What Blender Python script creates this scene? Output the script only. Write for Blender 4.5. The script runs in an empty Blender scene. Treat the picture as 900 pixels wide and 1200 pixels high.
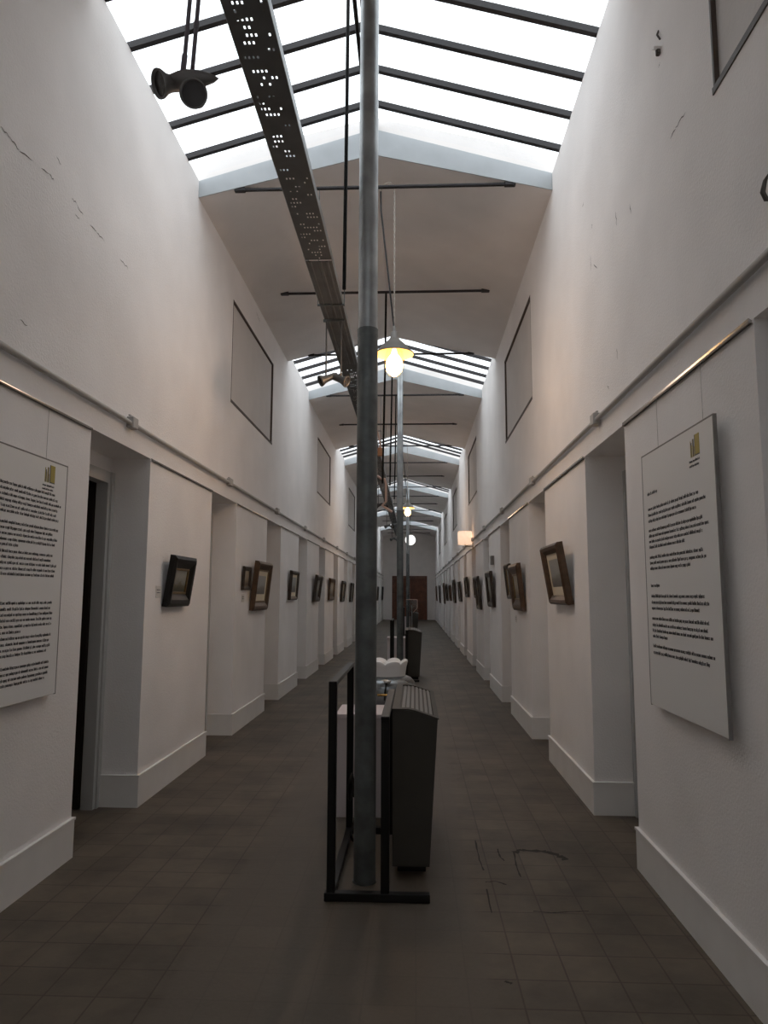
import bpy, math, random
from mathutils import Vector, Matrix
random.seed(7)
SC = bpy.context.scene
COL = SC.collection
PI = math.pi
# ------------------------------------------------------------------ helpers
def lin(c):
    return tuple(((x/255.0)/12.92 if x/255.0 <= .04045 else ((x/255.0+.055)/1.055)**2.4) for x in c)
def mat(name, col, rough=.6, metal=0., bump=0., bscale=40., mottle=0., mscale=3., emis=None, estr=0., trans=None, spec=.5):
    m = bpy.data.materials.new(name); m.use_nodes = True
    nt = m.node_tree; N = nt.nodes; Lk = nt.links
    b = N['Principled BSDF']
    b.inputs['Base Color'].default_value = (*col, 1)
    b.inputs['Roughness'].default_value = rough; b.inputs['Metallic'].default_value = metal
    b.inputs['Specular IOR Level'].default_value = spec
    tc = N.new('ShaderNodeTexCoord')
    if mottle:
        n = N.new('ShaderNodeTexNoise'); n.inputs['Scale'].default_value = mscale; n.inputs['Detail'].default_value = 5
        Lk.new(tc.outputs['Object'], n.inputs['Vector'])
        r = N.new('ShaderNodeValToRGB')
        r.color_ramp.elements[0].position = .3; r.color_ramp.elements[1].position = .7
        r.color_ramp.elements[0].color = (*[c*(1-mottle) for c in col], 1)
        r.color_ramp.elements[1].color = (*[min(1, c*(1+mottle*.6)) for c in col], 1)
        Lk.new(n.outputs['Fac'], r.inputs['Fac']); Lk.new(r.outputs['Color'], b.inputs['Base Color'])
    if bump:
        n2 = N.new('ShaderNodeTexNoise'); n2.inputs['Scale'].default_value = bscale; n2.inputs['Detail'].default_value = 6
        Lk.new(tc.outputs['Object'], n2.inputs['Vector'])
        bp = N.new('ShaderNodeBump'); bp.inputs['Strength'].default_value = bump; bp.inputs['Distance'].default_value = .01
        Lk.new(n2.outputs['Fac'], bp.inputs['Height']); Lk.new(bp.outputs['Normal'], b.inputs['Normal'])
    if emis:
        b.inputs['Emission Color'].default_value = (*emis, 1); b.inputs['Emission Strength'].default_value = estr
    return m
def glass_mat(name, tint=(1, 1, 1), gloss=.06, fres=True):
    m = bpy.data.materials.new(name); m.use_nodes = True
    nt = m.node_tree; N = nt.nodes; Lk = nt.links
    N.remove(N['Principled BSDF'])
    t = N.new('ShaderNodeBsdfTransparent'); t.inputs[0].default_value = (*tint, 1)
    g = N.new('ShaderNodeBsdfGlossy'); g.inputs['Roughness'].default_value = .05
    mx = N.new('ShaderNodeMixShader')
    if fres:
        f = N.new('ShaderNodeFresnel'); f.inputs['IOR'].default_value = 1.35
        Lk.new(f.outputs[0], mx.inputs[0])
    else:
        mx.inputs[0].default_value = gloss
    Lk.new(t.outputs[0], mx.inputs[1]); Lk.new(g.outputs[0], mx.inputs[2])
    Lk.new(mx.outputs[0], N['Material Output'].inputs[0])
    return m

class MB:
    """collects shapes for ONE mesh object"""
    def __init__(s): s.v = []; s.f = []; s.m = []; s.sm = []
    def add(s, vs, fs, mi=0, smooth=False):
        o = len(s.v); s.v += [tuple(p) for p in vs]
        for f in fs: s.f.append([i+o for i in f]); s.m.append(mi); s.sm.append(smooth)
        return s
    def box(s, x0, x1, y0, y1, z0, z1, mi=0, M=None):
        vs = [(x, y, z) for z in (z0, z1) for y in (y0, y1) for x in (x0, x1)]
        if M: vs = [M @ Vector(p) for p in vs]
        return s.add(vs, [(0, 2, 3, 1), (4, 5, 7, 6), (0, 1, 5, 4), (2, 6, 7, 3), (0, 4, 6, 2), (1, 3, 7, 5)], mi)
    def bevbox(s, x0, x1, y0, y1, z0, z1, b=.004, mi=0, M=None):
        vs = []; 
        def p(x, y, z): vs.append((x, y, z)); return len(vs)-1
        X = (x0, x1); Y = (y0, y1); Z = (z0, z1); sg = (1, -1); idx = {}
        for i in (0, 1):
            for j in (0, 1):
                for k in (0, 1):
                    idx[i, j, k, 'x'] = p(X[i], Y[j]+sg[j]*b, Z[k]+sg[k]*b)
                    idx[i, j, k, 'y'] = p(X[i]+sg[i]*b, Y[j], Z[k]+sg[k]*b)
                    idx[i, j, k, 'z'] = p(X[i]+sg[i]*b, Y[j]+sg[j]*b, Z[k])
        fs = []
        for i in (0, 1): fs.append([idx[i, j, k, 'x'] for j, k in ((0, 0), (1, 0), (1, 1), (0, 1))])
        for j in (0, 1): fs.append([idx[i, j, k, 'y'] for i, k in ((0, 0), (1, 0), (1, 1), (0, 1))])
        for k in (0, 1): fs.append([idx[i, j, k, 'z'] for i, j in ((0, 0), (1, 0), (1, 1), (0, 1))])
        for i in (0, 1):
            for j in (0, 1): fs.append([idx[i, j, 0, 'x'], idx[i, j, 1, 'x'], idx[i, j, 1, 'y'], idx[i, j, 0, 'y']])
            for k in (0, 1): fs.append([idx[i, 0, k, 'x'], idx[i, 1, k, 'x'], idx[i, 1, k, 'z'], idx[i, 0, k, 'z']])
        for j in (0, 1):
            for k in (0, 1): fs.append([idx[0, j, k, 'y'], idx[1, j, k, 'y'], idx[1, j, k, 'z'], idx[0, j, k, 'z']])
        for i in (0, 1):
            for j in (0, 1):
                for k in (0, 1): fs.append([idx[i, j, k, c] for c in 'xyz'])
        if M: vs = [M @ Vector(q) for q in vs]
        return s.add(vs, fs, mi)
    def tube(s, pts, r, n=10, mi=0, cap=True, rr=None):
        pts = [Vector(p) for p in pts]; vs = []; fs = []
        prev = None
        for i, p in enumerate(pts):
            d = (pts[min(i+1, len(pts)-1)]-pts[max(i-1, 0)]).normalized()
            if prev is None:
                u = d.orthogonal().normalized()
            else:
                u = (prev-d*prev.dot(d)).normalized()
            prev = u; w = d.cross(u); R = rr[i] if rr else r
            for k in range(n):
                a = 2*PI*k/n; vs.append(p+u*math.cos(a)*R+w*math.sin(a)*R)
        for i in range(len(pts)-1):
            for k in range(n):
                fs.append((i*n+k, i*n+(k+1) % n, (i+1)*n+(k+1) % n, (i+1)*n+k))
        s.add(vs, fs, mi, True)
        if cap:
            s.add(vs[:n], [list(range(n))[::-1]], mi); s.add(vs[-n:], [list(range(n))], mi)
        return s
    def lathe(s, prof, c=(0, 0, 0), n=32, mi=0, M=None, smooth=True):
        vs = []; fs = []
        for (r, z) in prof:
            for k in range(n):
                a = 2*PI*k/n; vs.append(Vector((r*math.cos(a), r*math.sin(a), z)))
        for i in range(len(prof)-1):
            for k in range(n):
                fs.append((i*n+k, i*n+(k+1) % n, (i+1)*n+(k+1) % n, (i+1)*n+k))
        if M is None: M = Matrix.Translation(c)
        return s.add([M @ v for v in vs], fs, mi, smooth)
    def prism_y(s, poly, y0, y1, mi=0):
        n = len(poly)
        vs = [(x, y0, z) for x, z in poly]+[(x, y1, z) for x, z in poly]
        fs = [list(range(n)), list(range(n, 2*n))[::-1]]+[(i, i+n, (i+1) % n+n, (i+1) % n) for i in range(n)]
        return s.add(vs, fs, mi)
    def build(s, name, mats, parent=None, loc=None, rot=None):
        me = bpy.data.meshes.new(name); me.from_pydata([tuple(v) for v in s.v], [], s.f)
        if not isinstance(mats, (list, tuple)): mats = [mats]
        for m in mats: me.materials.append(m)
        me.polygons.foreach_set('material_index', s.m); me.polygons.foreach_set('use_smooth', s.sm)
        me.update()
        import bmesh
        bm = bmesh.new(); bm.from_mesh(me); bmesh.ops.recalc_face_normals(bm, faces=bm.faces); bm.to_mesh(me); bm.free()
        o = bpy.data.objects.new(name, me); COL.objects.link(o)
        if parent: o.parent = parent
        if loc: o.location = loc
        if rot: o.rotation_euler = rot
        return o
def thing(name, label, cat, loc=(0, 0, 0), rot=(0, 0, 0), group=None):
    o = bpy.data.objects.new(name, None); COL.objects.link(o); o.empty_display_size = .1
    o.location = loc; o.rotation_euler = rot; o['label'] = label; o['category'] = cat
    if group: o['group'] = group
    return o
def tag(o, label, cat, group=None):
    o['label'] = label; o['category'] = cat
    if group: o['group'] = group
    return o
def struct(o): o['kind'] = 'structure'; return o
def dup(root, loc, label=None, group=None, rot=None):
    r = root.copy(); COL.objects.link(r); r.location = loc
    if rot: r.rotation_euler = rot
    if label: r['label'] = label
    if group: r['group'] = group
    for ch in list(root.children):
        c = ch.copy(); COL.objects.link(c); c.parent = r
        for g in list(ch.children):
            d = g.copy(); COL.objects.link(d); d.parent = c
    return r
ORD = ['first', 'second', 'third', 'fourth', 'fifth', 'sixth', 'seventh', 'eighth', 'ninth', 'tenth', 'eleventh', 'twelfth', 'thirteenth',
       'fourteenth', 'fifteenth', 'sixteenth', 'seventeenth', 'eighteenth', 'nineteenth', 'twentieth', 'last']

# ------------------------------------------------------------------ materials
M_wall = mat('plaster_white', (.88, .855, .84), .85, bump=.26, bscale=80, mottle=.06, mscale=1.6)
M_crack = mat('crack_dark', (.10, .09, .08), .9)
M_ceil = mat('ceiling_grey', (.80, .765, .74), .9, bump=.2, bscale=30, mottle=.06, mscale=2)
M_base = mat('baseboard_paint', (.80, .785, .765), .55, mottle=.04, mscale=5)
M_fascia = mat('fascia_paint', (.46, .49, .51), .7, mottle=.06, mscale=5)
M_panel = mat('sign_board', (.80, .79, .77), .55)
M_text = mat('ink_dark', (.10, .10, .105), .7)
M_gold = mat('logo_gold', (.38, .30, .05), .5)
M_edge = mat('board_edge', (.20, .19, .18), .6)
M_bar = mat('bar_iron', (.018, .016, .018), .6, bump=.3, bscale=60)
M_black = mat('black_steel', (.006, .006, .006), .4, spec=.3)
M_cable = mat('black_rubber', (.008, .008, .008), .7, spec=.15)
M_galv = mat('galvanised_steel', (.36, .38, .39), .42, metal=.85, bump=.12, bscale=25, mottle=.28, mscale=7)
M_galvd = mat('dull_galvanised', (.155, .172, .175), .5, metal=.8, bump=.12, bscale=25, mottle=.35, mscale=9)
M_tray = mat('zinc_tray', (.085, .092, .095), .6, metal=.3, mottle=.2, mscale=8)
M_alu = mat('aluminium', (.50, .49, .47), .22, metal=.6)
M_railpaint = mat('rail_paint', (.62, .60, .58), .5)
M_railshade = mat('rail_shade_line', (.07, .065, .06), .5)  # shade below the picture rail, put in as dark colour
M_wire = mat('steel_wire', (.42, .40, .38), .5)
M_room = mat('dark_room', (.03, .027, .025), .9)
M_scuff = mat('floor_scuff', (.022, .018, .015), .8)
M_board = mat('blind_board', (.66, .635, .615), .85, bump=.2, bscale=28, mottle=.05)
M_spotd = mat('spot_dark', (.05, .048, .046), .45)
M_pvc = mat('white_pvc', (.44, .43, .415), .5)
M_frame_blk = mat('frame_black', (.008, .008, .008), .35, spec=.25)
M_frame_brn = mat('frame_brown', (.085, .045, .022), .4, mottle=.4, mscale=20)
M_frame_dk = mat('frame_dark_walnut', (.035, .024, .016), .4, mottle=.3, mscale=20)
M_frame_gold = mat('frame_old_gold', (.22, .145, .06), .42, metal=.3, mottle=.35, mscale=25)
M_matb = mat('mat_board_cream', (.74, .67, .52), .7)
M_rad = mat('radiator_enamel', (.042, .038, .030), .6, mottle=.12, mscale=6)
M_radtop = mat('radiator_top', (.16, .15, .14), .42, metal=.2)
M_tank = mat('tank_grey', (.23, .25, .26), .25, metal=.7)
M_porc = mat('white_porcelain', (.78, .78, .78), .3)
M_brass = mat('brass', (.65, .42, .15), .25, metal=1)
M_plinth = mat('plinth_white', (.66, .59, .59), .5)
M_spot = mat('spot_grey', (.17, .165, .165), .45, metal=.2)
M_lens = mat('spot_lens', (.03, .03, .033), .15)
M_tube = mat('spot_tube', (.17, .155, .185), .45, metal=.2)
M_enamel = mat('lamp_enamel_grey', (.20, .19, .175), .4)
M_enamin = mat('lamp_inside', (.80, .64, .34), .4)
M_bulb = mat('bulb_glow', (1, .9, .7), .4, emis=(1, .62, .22), estr=14)
M_globe = mat('white_globe_glow', (1, 1, .98), .3, emis=(1, .98, .93), estr=1.3)
M_reflglow = mat('reflection_glow_cream', (1, .85, .7), .5, emis=(1, .66, .45), estr=.75)  # emission that stands in for a light reflected in the glass
M_jar = glass_mat('clear_glass', (1, .97, .9), .06, False)
M_pane = glass_mat('skylight_glass', (.97, .985, 1), .03, False)
M_acryl = glass_mat('acrylic_clear', (.86, .9, .9), .12, False)
M_wood = mat('door_wood', (.14, .048, .023), .42, mottle=.35, mscale=4)
M_copper = mat('pink_pipe', (.62, .42, .34), .4)
M_terra = mat('orange_box', (.60, .30, .15), .6)
M_paper = mat('card_white', (.72, .69, .65), .6)
M_leafdk = mat('door_leaf_brown', (.028, .022, .018), .7, spec=.2)
M_door = mat('door_paint_grey', (.50, .50, .49), .5)
M_cordw = mat('twisted_cord', (.42, .38, .33), .7)
M_pinkrim = mat('acrylic_rim', (.55, .36, .30), .4)
M_brownstrip = mat('brown_strip', (.07, .05, .04), .6)

def floor_mat():
    m = bpy.data.materials.new('worn_floor'); m.use_nodes = True
    nt = m.node_tree; N = nt.nodes; Lk = nt.links; b = N['Principled BSDF']
    tc = N.new('ShaderNodeTexCoord')
    br = N.new('ShaderNodeTexBrick'); br.offset = 0.0
    br.inputs['Scale'].default_value = 1.0; br.inputs['Brick Width'].default_value = .20; br.inputs['Row Height'].default_value = .20
    br.inputs['Mortar Size'].default_value = .005; br.inputs['Mortar Smooth'].default_value = .6; br.inputs['Bias'].default_value = .0
    br.inputs['Color1'].default_value = (.126, .101, .076, 1); br.inputs['Color2'].default_value = (.100, .080, .060, 1); br.inputs['Mortar'].default_value = (.064, .047, .035, 1)
    n = N.new('ShaderNodeTexNoise'); n.inputs['Scale'].default_value = 1.7; n.inputs['Detail'].default_value = 8; n.inputs['Roughness'].default_value = .65
    Lk.new(tc.outputs['Object'], br.inputs['Vector']); Lk.new(tc.outputs['Object'], n.inputs['Vector'])
    r = N.new('ShaderNodeValToRGB'); r.color_ramp.elements[0].position = .3; r.color_ramp.elements[1].position = .75
    r.color_ramp.elements[0].color = (.50, .50, .50, 1); r.color_ramp.elements[1].color = (1.35, 1.32, 1.28, 1)
    Lk.new(n.outputs['Fac'], r.inputs['Fac'])
    mu = N.new('ShaderNodeMix'); mu.data_type = 'RGBA'; mu.blend_type = 'MULTIPLY'; mu.inputs[0].default_value = 1
    Lk.new(br.outputs['Color'], mu.inputs[6]); Lk.new(r.outputs['Color'], mu.inputs[7])
    # smooth greyer runner strip of linoleum down the middle
    sx = N.new('ShaderNodeSeparateXYZ'); Lk.new(tc.outputs['Object'], sx.inputs[0])
    a1 = N.new('ShaderNodeMath'); a1.operation = 'ADD'; a1.inputs[1].default_value = .33; Lk.new(sx.outputs[0], a1.inputs[0])
    a2 = N.new('ShaderNodeMath'); a2.operation = 'ABSOLUTE'; Lk.new(a1.outputs[0], a2.inputs[0])
    a3 = N.new('ShaderNodeMapRange'); a3.inputs[1].default_value = .60; a3.inputs[2].default_value = .64; a3.inputs[3].default_value = 1; a3.inputs[4].default_value = 0
    Lk.new(a2.outputs[0], a3.inputs[0])
    n3 = N.new('ShaderNodeTexNoise'); n3.inputs['Scale'].default_value = 60; n3.inputs['Detail'].default_value = 4
    Lk.new(tc.outputs['Object'], n3.inputs['Vector'])
    r3 = N.new('ShaderNodeValToRGB'); r3.color_ramp.elements[0].color = (.082, .066, .051, 1); r3.color_ramp.elements[1].color = (.114, .092, .072, 1)
    Lk.new(n3.outputs['Fac'], r3.inputs['Fac'])
    mx = N.new('ShaderNodeMix'); mx.data_type = 'RGBA'
    a4 = N.new('ShaderNodeMath'); a4.operation = 'MULTIPLY'; a4.inputs[1].default_value = .75; Lk.new(a3.outputs[0], a4.inputs[0])
    Lk.new(a4.outputs[0], mx.inputs[0]); Lk.new(mu.outputs[2], mx.inputs[6]); Lk.new(r3.outputs['Color'], mx.inputs[7])
    Lk.new(mx.outputs[2], b.inputs['Base Color'])
    b.inputs['Roughness'].default_value = .55; b.inputs['Specular IOR Level'].default_value = .35
    bp = N.new('ShaderNodeBump'); bp.inputs['Strength'].default_value = .5; bp.inputs['Distance'].default_value = .012
    Lk.new(n.outputs['Fac'], bp.inputs['Height']); Lk.new(bp.outputs['Normal'], b.inputs['Normal'])
    return m
M_floor = floor_mat()
def painting_mat(name, sky, land, dark, scale, seed):
    m = bpy.data.materials.new(name); m.use_nodes = True
    nt = m.node_tree; N = nt.nodes; Lk = nt.links; b = N['Principled BSDF']
    tc = N.new('ShaderNodeTexCoord'); sx = N.new('ShaderNodeSeparateXYZ'); Lk.new(tc.outputs['Generated'], sx.inputs[0])
    n = N.new('ShaderNodeTexNoise'); n.inputs['Scale'].default_value = scale; n.inputs['Detail'].default_value = 5
    mp = N.new('ShaderNodeMapping'); mp.inputs['Location'].default_value = (seed, seed*.7, 0)
    Lk.new(tc.outputs['Generated'], mp.inputs[0]); Lk.new(mp.outputs[0], n.inputs['Vector'])
    ma = N.new('ShaderNodeMath'); ma.operation = 'MULTIPLY_ADD'; ma.inputs[1].default_value = .55
    Lk.new(n.outputs['Fac'], ma.inputs[0]); Lk.new(sx.outputs[2], ma.inputs[2])
    r = N.new('ShaderNodeValToRGB'); e = r.color_ramp.elements
    e[0].position = .35; e[0].color = (*dark, 1); e[1].position = 1.0; e[1].color = (*sky, 1)
    k = r.color_ramp.elements.new(.62); k.color = (*land, 1)
    k = r.color_ramp.elements.new(.72); k.color = (*[c*.8 for c in sky], 1)
    Lk.new(ma.outputs[0], r.inputs['Fac']); Lk.new(r.outputs['Color'], b.inputs['Base Color'])
    b.inputs['Roughness'].default_value = .35
    return m
PAINT = [painting_mat('painted_canvas_a', (.30, .30, .27), (.16, .15, .09), (.05, .045, .03), 4, 1.3),
         painting_mat('painted_canvas_b', (.36, .37, .36), (.20, .19, .16), (.08, .07, .06), 3, 4.1),
         painting_mat('painted_canvas_c', (.40, .36, .28), (.22, .15, .08), (.07, .05, .03), 5, 7.7)]

# ------------------------------------------------------------------ the setting
XL, XR = -1.98, 1.24
CX = (XL+XR)/2
YB, YE = -3.4, 44.0
HD = 2.51                      # doorway head
EZ, EG, RZ, RG = 5.12, 5.28, 5.50, 5.75      # eave underside / glass eave / ridge underside / glass ridge
PITCH = 2.60
OPEN = [(4.17+PITCH*k, 5.15+PITCH*k) for k in range(-2, 15)]
WT = .30
SKY = [(3.85+6.78*k, 6.05+6.78*k) for k in range(-1, 6)]
BLIND = [(7.35+6.78*k, 9.55+6.78*k) for k in range(-1, 6)]
BZ0, BZ1 = 3.56, 4.71

def grid_solid(mb, xs, ys, zs, filled):
    """one closed shell round the filled cells of a box grid"""
    nx, ny, nz = len(xs)-1, len(ys)-1, len(zs)-1
    F = {}
    for i in range(nx):
        for j in range(ny):
            for k in range(nz):
                F[i, j, k] = filled((xs[i]+xs[i+1])/2, (ys[j]+ys[j+1])/2, (zs[k]+zs[k+1])/2)
    vid = {}
    def V(i, j, k):
        if (i, j, k) not in vid: vid[i, j, k] = len(mb.v); mb.v.append((xs[i], ys[j], zs[k]))
        return vid[i, j, k]
    def face(q): mb.f.append([V(*p) for p in q]); mb.m.append(0); mb.sm.append(False)
    for (i, j, k), f in F.items():
        if not f: continue
        g = lambda a, b, c: F.get((a, b, c), False)
        if not g(i-1, j, k): face([(i, j, k), (i, j, k+1), (i, j+1, k+1), (i, j+1, k)])
        if not g(i+1, j, k): face([(i+1, j, k), (i+1, j+1, k), (i+1, j+1, k+1), (i+1, j, k+1)])
        if not g(i, j-1, k): face([(i, j, k), (i+1, j, k), (i+1, j, k+1), (i, j, k+1)])
        if not g(i, j+1, k): face([(i, j+1, k), (i, j+1, k+1), (i+1, j+1, k+1), (i+1, j+1, k)])
        if not g(i, j, k-1): face([(i, j, k), (i, j+1, k), (i+1, j+1, k), (i+1, j, k)])
        if not g(i, j, k+1): face([(i, j, k+1), (i+1, j, k+1), (i+1, j+1, k+1), (i, j+1, k+1)])

# cracks and chips in the plaster, (along the wall, height)
LC = [[(3.067, 3.722), (3.153, 3.72), (3.23, 3.708), (3.356, 3.726)], [(3.437, 3.75), (3.516, 3.76), (3.571, 3.755)], [(3.773, 3.775), (3.837, 3.77), (3.915, 3.745)],
      [(3.822, 3.709), (3.877, 3.697)], [(4.005, 3.74), (4.098, 3.741), (4.208, 3.742)], [(4.445, 3.739), (4.588, 3.736)], [(3.582, 3.908), (3.631, 3.889)],
      [(8.419, 5.015), (8.67, 4.97)], [(3.334, 2.87), (3.403, 2.86)]]
RC = [[(3.338, 4.171), (3.364, 4.164)], [(3.056, 3.696), (3.183, 3.706), (3.252, 3.693)], [(3.906, 3.739), (3.882, 3.673)],
      [(4.171, 3.854), (4.165, 3.756)], [(4.735, 4.081), (4.74, 4.046)], [(4.952, 4.366), (4.982, 4.343)], [(4.809, 3.88), (4.8, 3.762)], [(4.726, 3.776), (4.64, 3.71)],
      [(4.257, 3.01), (4.249, 2.931)], [(4.492, 2.843), (4.45, 2.81)], [(8.42, 5.098), (8.359, 4.996)]]
def cracks(mb, X, sgn, CR):
    rnd = random.Random(3)
    for pl in CR:
        for (y0, z0), (y1, z1) in zip(pl, pl[1:]):
            n = 5; d = Vector((0, y1-y0, z1-z0)); L = d.length; d.normalize(); w = Vector((0, -d.z, d.y))
            a = []; b = []
            for i in range(n+1):
                t = i/n; wd = (.003+.004*rnd.random())*(1-abs(2*t-1))**.5+.001
                p = Vector((X, y0+(y1-y0)*t, z0+(z1-z0)*t))+w*(rnd.random()-.5)*.012
                a.append(p+w*wd/2); b.append(p-w*wd/2)
            x1 = Vector((sgn*.002, 0, 0))
            for i in range(n):
                mb.add([a[i]+x1, a[i+1]+x1, b[i+1]+x1, b[i]+x1], [(0, 1, 2, 3)], 1)

def wall(side):
    s = -1 if side == 'left' else 1
    X = XL if s < 0 else XR
    xs = sorted([X, X+s*.05, X+s*WT, X+s*(WT+.065)])
    ys = sorted(set([YB, YE]+[round(v, 4) for o in OPEN for v in (o[0], o[1], o[0]+.06, o[1]-.06)]+[round(v, 4) for b in BLIND for v in b if YB < v < YE]))
    zs = [0, 2.34, HD, BZ0, BZ1, EG]
    def filled(x, y, z):
        d = abs(x-X)
        for o in OPEN:
            if d < WT and o[0] < y < o[1] and z < HD: return False
            if d >= WT and o[0]+.06 < y < o[1]-.06 and z < 2.34: return False
        if d < .05 and BZ0 < z < BZ1:
            for b in BLIND:
                if b[0] < y < b[1]: return False
        return True
    mb = MB(); grid_solid(mb, xs, ys, zs, filled)
    cracks(mb, X, -s, LC if s < 0 else RC)
    w = struct(mb.build('wall_'+side, [M_wall, M_crack]))
    # baseboard round every pier
    bb = MB(); edges = [YB]+[v for o in OPEN for v in o]+[YE]
    for i in range(0, len(edges), 2):
        y0, y1 = edges[i], edges[i+1]
        e0 = .014 if i else 0; e1 = .014 if i+2 < len(edges) else 0
        a, c = (X-s*.014, X+s*(WT-.03)); x0, x1 = min(a, c), max(a, c)
        bb.box(x0, x1, y0-e0, y1+e1, 0, .208)
        a, c = (X-s*.019, X+s*(WT-.03)); x0, x1 = min(a, c), max(a, c)
        bb.box(x0, x1, y0-(e0 and .019), y1+(e1 and .019), .208, .222)
    struct(bb.build('baseboard_'+side, M_base))
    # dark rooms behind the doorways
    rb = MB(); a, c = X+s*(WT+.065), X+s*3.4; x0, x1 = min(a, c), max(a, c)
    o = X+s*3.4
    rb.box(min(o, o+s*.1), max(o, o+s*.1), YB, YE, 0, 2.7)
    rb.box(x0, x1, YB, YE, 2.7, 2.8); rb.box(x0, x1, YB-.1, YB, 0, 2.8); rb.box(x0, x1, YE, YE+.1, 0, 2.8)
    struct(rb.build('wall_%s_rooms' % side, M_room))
    return w
wall('left'); wall('right')
fl = MB(); fl.box(XL-3.6, XR+3.6, YB-.2, YE+.3, -.1, 0)
FM = [(.034, [(0.576, 4.397), (0.632, 4.442), (0.769, 4.421), (0.831, 4.356), (0.861, 4.291)]), (.008, [(0.578, 4.411), (0.563, 4.198), (0.562, 4.028)]),
      (.008, [(0.367, 4.59), (0.364, 4.264), (0.374, 4.113)]), (.010, [(0.367, 3.95), (0.418, 3.964), (0.475, 3.922)]), (.010, [(0.487, 4.449), (0.487, 4.324), (0.504, 4.259)]),
      (.007, [(0.562, 3.615), (0.652, 3.601), (0.711, 3.613), (0.827, 3.629)]), (.007, [(0.363, 3.862), (0.36, 3.586)]), (.012, [(0.349, 2.986), (0.373, 2.968)])]
rnd = random.Random(8)
for wd0, pl in FM:
    for (x0, y0), (x1, y1) in zip(pl, pl[1:]):
        d = Vector((x1-x0, y1-y0, 0)).normalized(); w = Vector((-d.y, d.x, 0))
        A = []; B_ = []
        for i in range(6):
            t_ = i/5; p = Vector((x0+(x1-x0)*t_, y0+(y1-y0)*t_, .0012))+w*(rnd.random()-.5)*wd0*.5; q = wd0*(.5+rnd.random())
            A.append(p+w*q/2); B_.append(p-w*q/2)
        for i in range(5): fl.add([A[i], A[i+1], B_[i+1], B_[i]], [(0, 1, 2, 3)], 1)
struct(fl.build('floor', [M_floor, M_scuff]))

def end_wall(name, y0, y1, door):
    mb = MB(); zt = 5.9
    if door:
        dx0, dx1, dz = -1.36, .68, 2.62
        for (a, b, z0, z1) in ((XL-.43, dx0, 0, zt), (dx1, XR+.43, 0, zt), (dx0, dx1, dz, zt)): mb.box(a, b, y0, y1, z0, z1)
        mb.box(XL-.43, XR+.43, y1, y1+.1, 0, zt)
    else: mb.box(XL-.43, XR+.43, y0, y1, 0, zt)
    return struct(mb.build(name, M_ceil if door else M_wall))
end_wall('wall_end', YE, YE+.25, True); end_wall('wall_back', YB-.25, YB, False)
# roof: solid gabled ceilings between the skylights
spans = []; e = YB
for a, b in SKY:
    if a > e: spans.append((e, a))
    e = b
spans.append((e, YE))
for (a, b) in spans:
    if b-a < .05: continue
    mb = MB()
    mb.prism_y([(XL-.0, EZ), (CX, RZ), (XR+.0, EZ), (XR, EG), (CX, RG), (XL, EG)], a, b)
    mb.prism_y([(XL-.43, EG), (XL, EG), (CX, RG), (XR, EG), (XR+.43, EG), (XR+.43, EG+.1), (CX, RG+.12), (XL-.43, EG+.1)], a, b)
    struct(mb.build('ceiling', M_ceil))
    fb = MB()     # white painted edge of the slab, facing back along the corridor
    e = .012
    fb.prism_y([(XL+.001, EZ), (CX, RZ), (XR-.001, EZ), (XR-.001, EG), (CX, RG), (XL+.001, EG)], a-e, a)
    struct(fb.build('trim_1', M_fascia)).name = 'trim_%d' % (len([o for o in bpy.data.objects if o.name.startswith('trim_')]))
# skylights: panes on dark iron glazing bars
barlib = None
for si, (a, b) in enumerate(SKY):
    mb = MB(); t = .006
    mb.add([(XL-.2, a, EG-.058), (CX, a, RG), (CX, b, RG), (XL-.2, b, EG-.058), (XR+.2, a, EG-.058), (XR+.2, b, EG-.058)], [(0, 1, 2, 3), (1, 4, 5, 2)])
    vs = [(x, y, z+.055) for x, y, z in mb.v]; mb.v = vs
    sk = struct(mb.build('window_%d' % (si+1), M_pane))
    y = b-.33
    while y > a+.05:
        bm_ = MB(); w = .02; h = .05
        bm_.prism_y([(XL-.05, EG-.015), (CX, RG), (XR+.05, EG-.015), (XR+.05, EG-.015+h), (CX, RG+h), (XL-.05, EG-.015+h)], y-w, y+w)
        bm_.build('glazing_bar', M_bar, sk); y -= .42
    rb = MB(); rb.box(CX-.02, CX+.02, a, b, RG-.005, RG+.05); rb.build('ridge_bar', M_bar, sk)
# blind windows high in the walls
n = len(SKY)
for side, X, s in (('left', XL, -1), ('right', XR, 1)):
    for (a, b) in BLIND:
        if a < 0 or a > 36: 
            if not (a < 0 and b > 0): continue
        n += 1
        mb = MB(); p = X+s*.048; q = X+s*.022
        mb.box(min(p, q), max(p, q), a+.012, b-.012, BZ0+.014, BZ1-.012)
        w = struct(mb.build('window_%d' % n, M_board))
        fr = MB(); t = .028; u = X-s*.006; v = X+s*.03
        x0, x1 = min(u, v), max(u, v)
        fr.box(x0, x1, a, b, BZ0, BZ0+.03); fr.box(x0+.004, x1-.004, a, b, BZ1-t*.6, BZ1)
        fr.box(x0+.006, x1-.004, a, a+t*.5, BZ0+.03, BZ1-t*.6); fr.box(x0+.006, x1-.004, b-t*.5, b, BZ0+.03, BZ1-t*.6)
        fr.build('window_frame', M_brownstrip, w)
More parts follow.
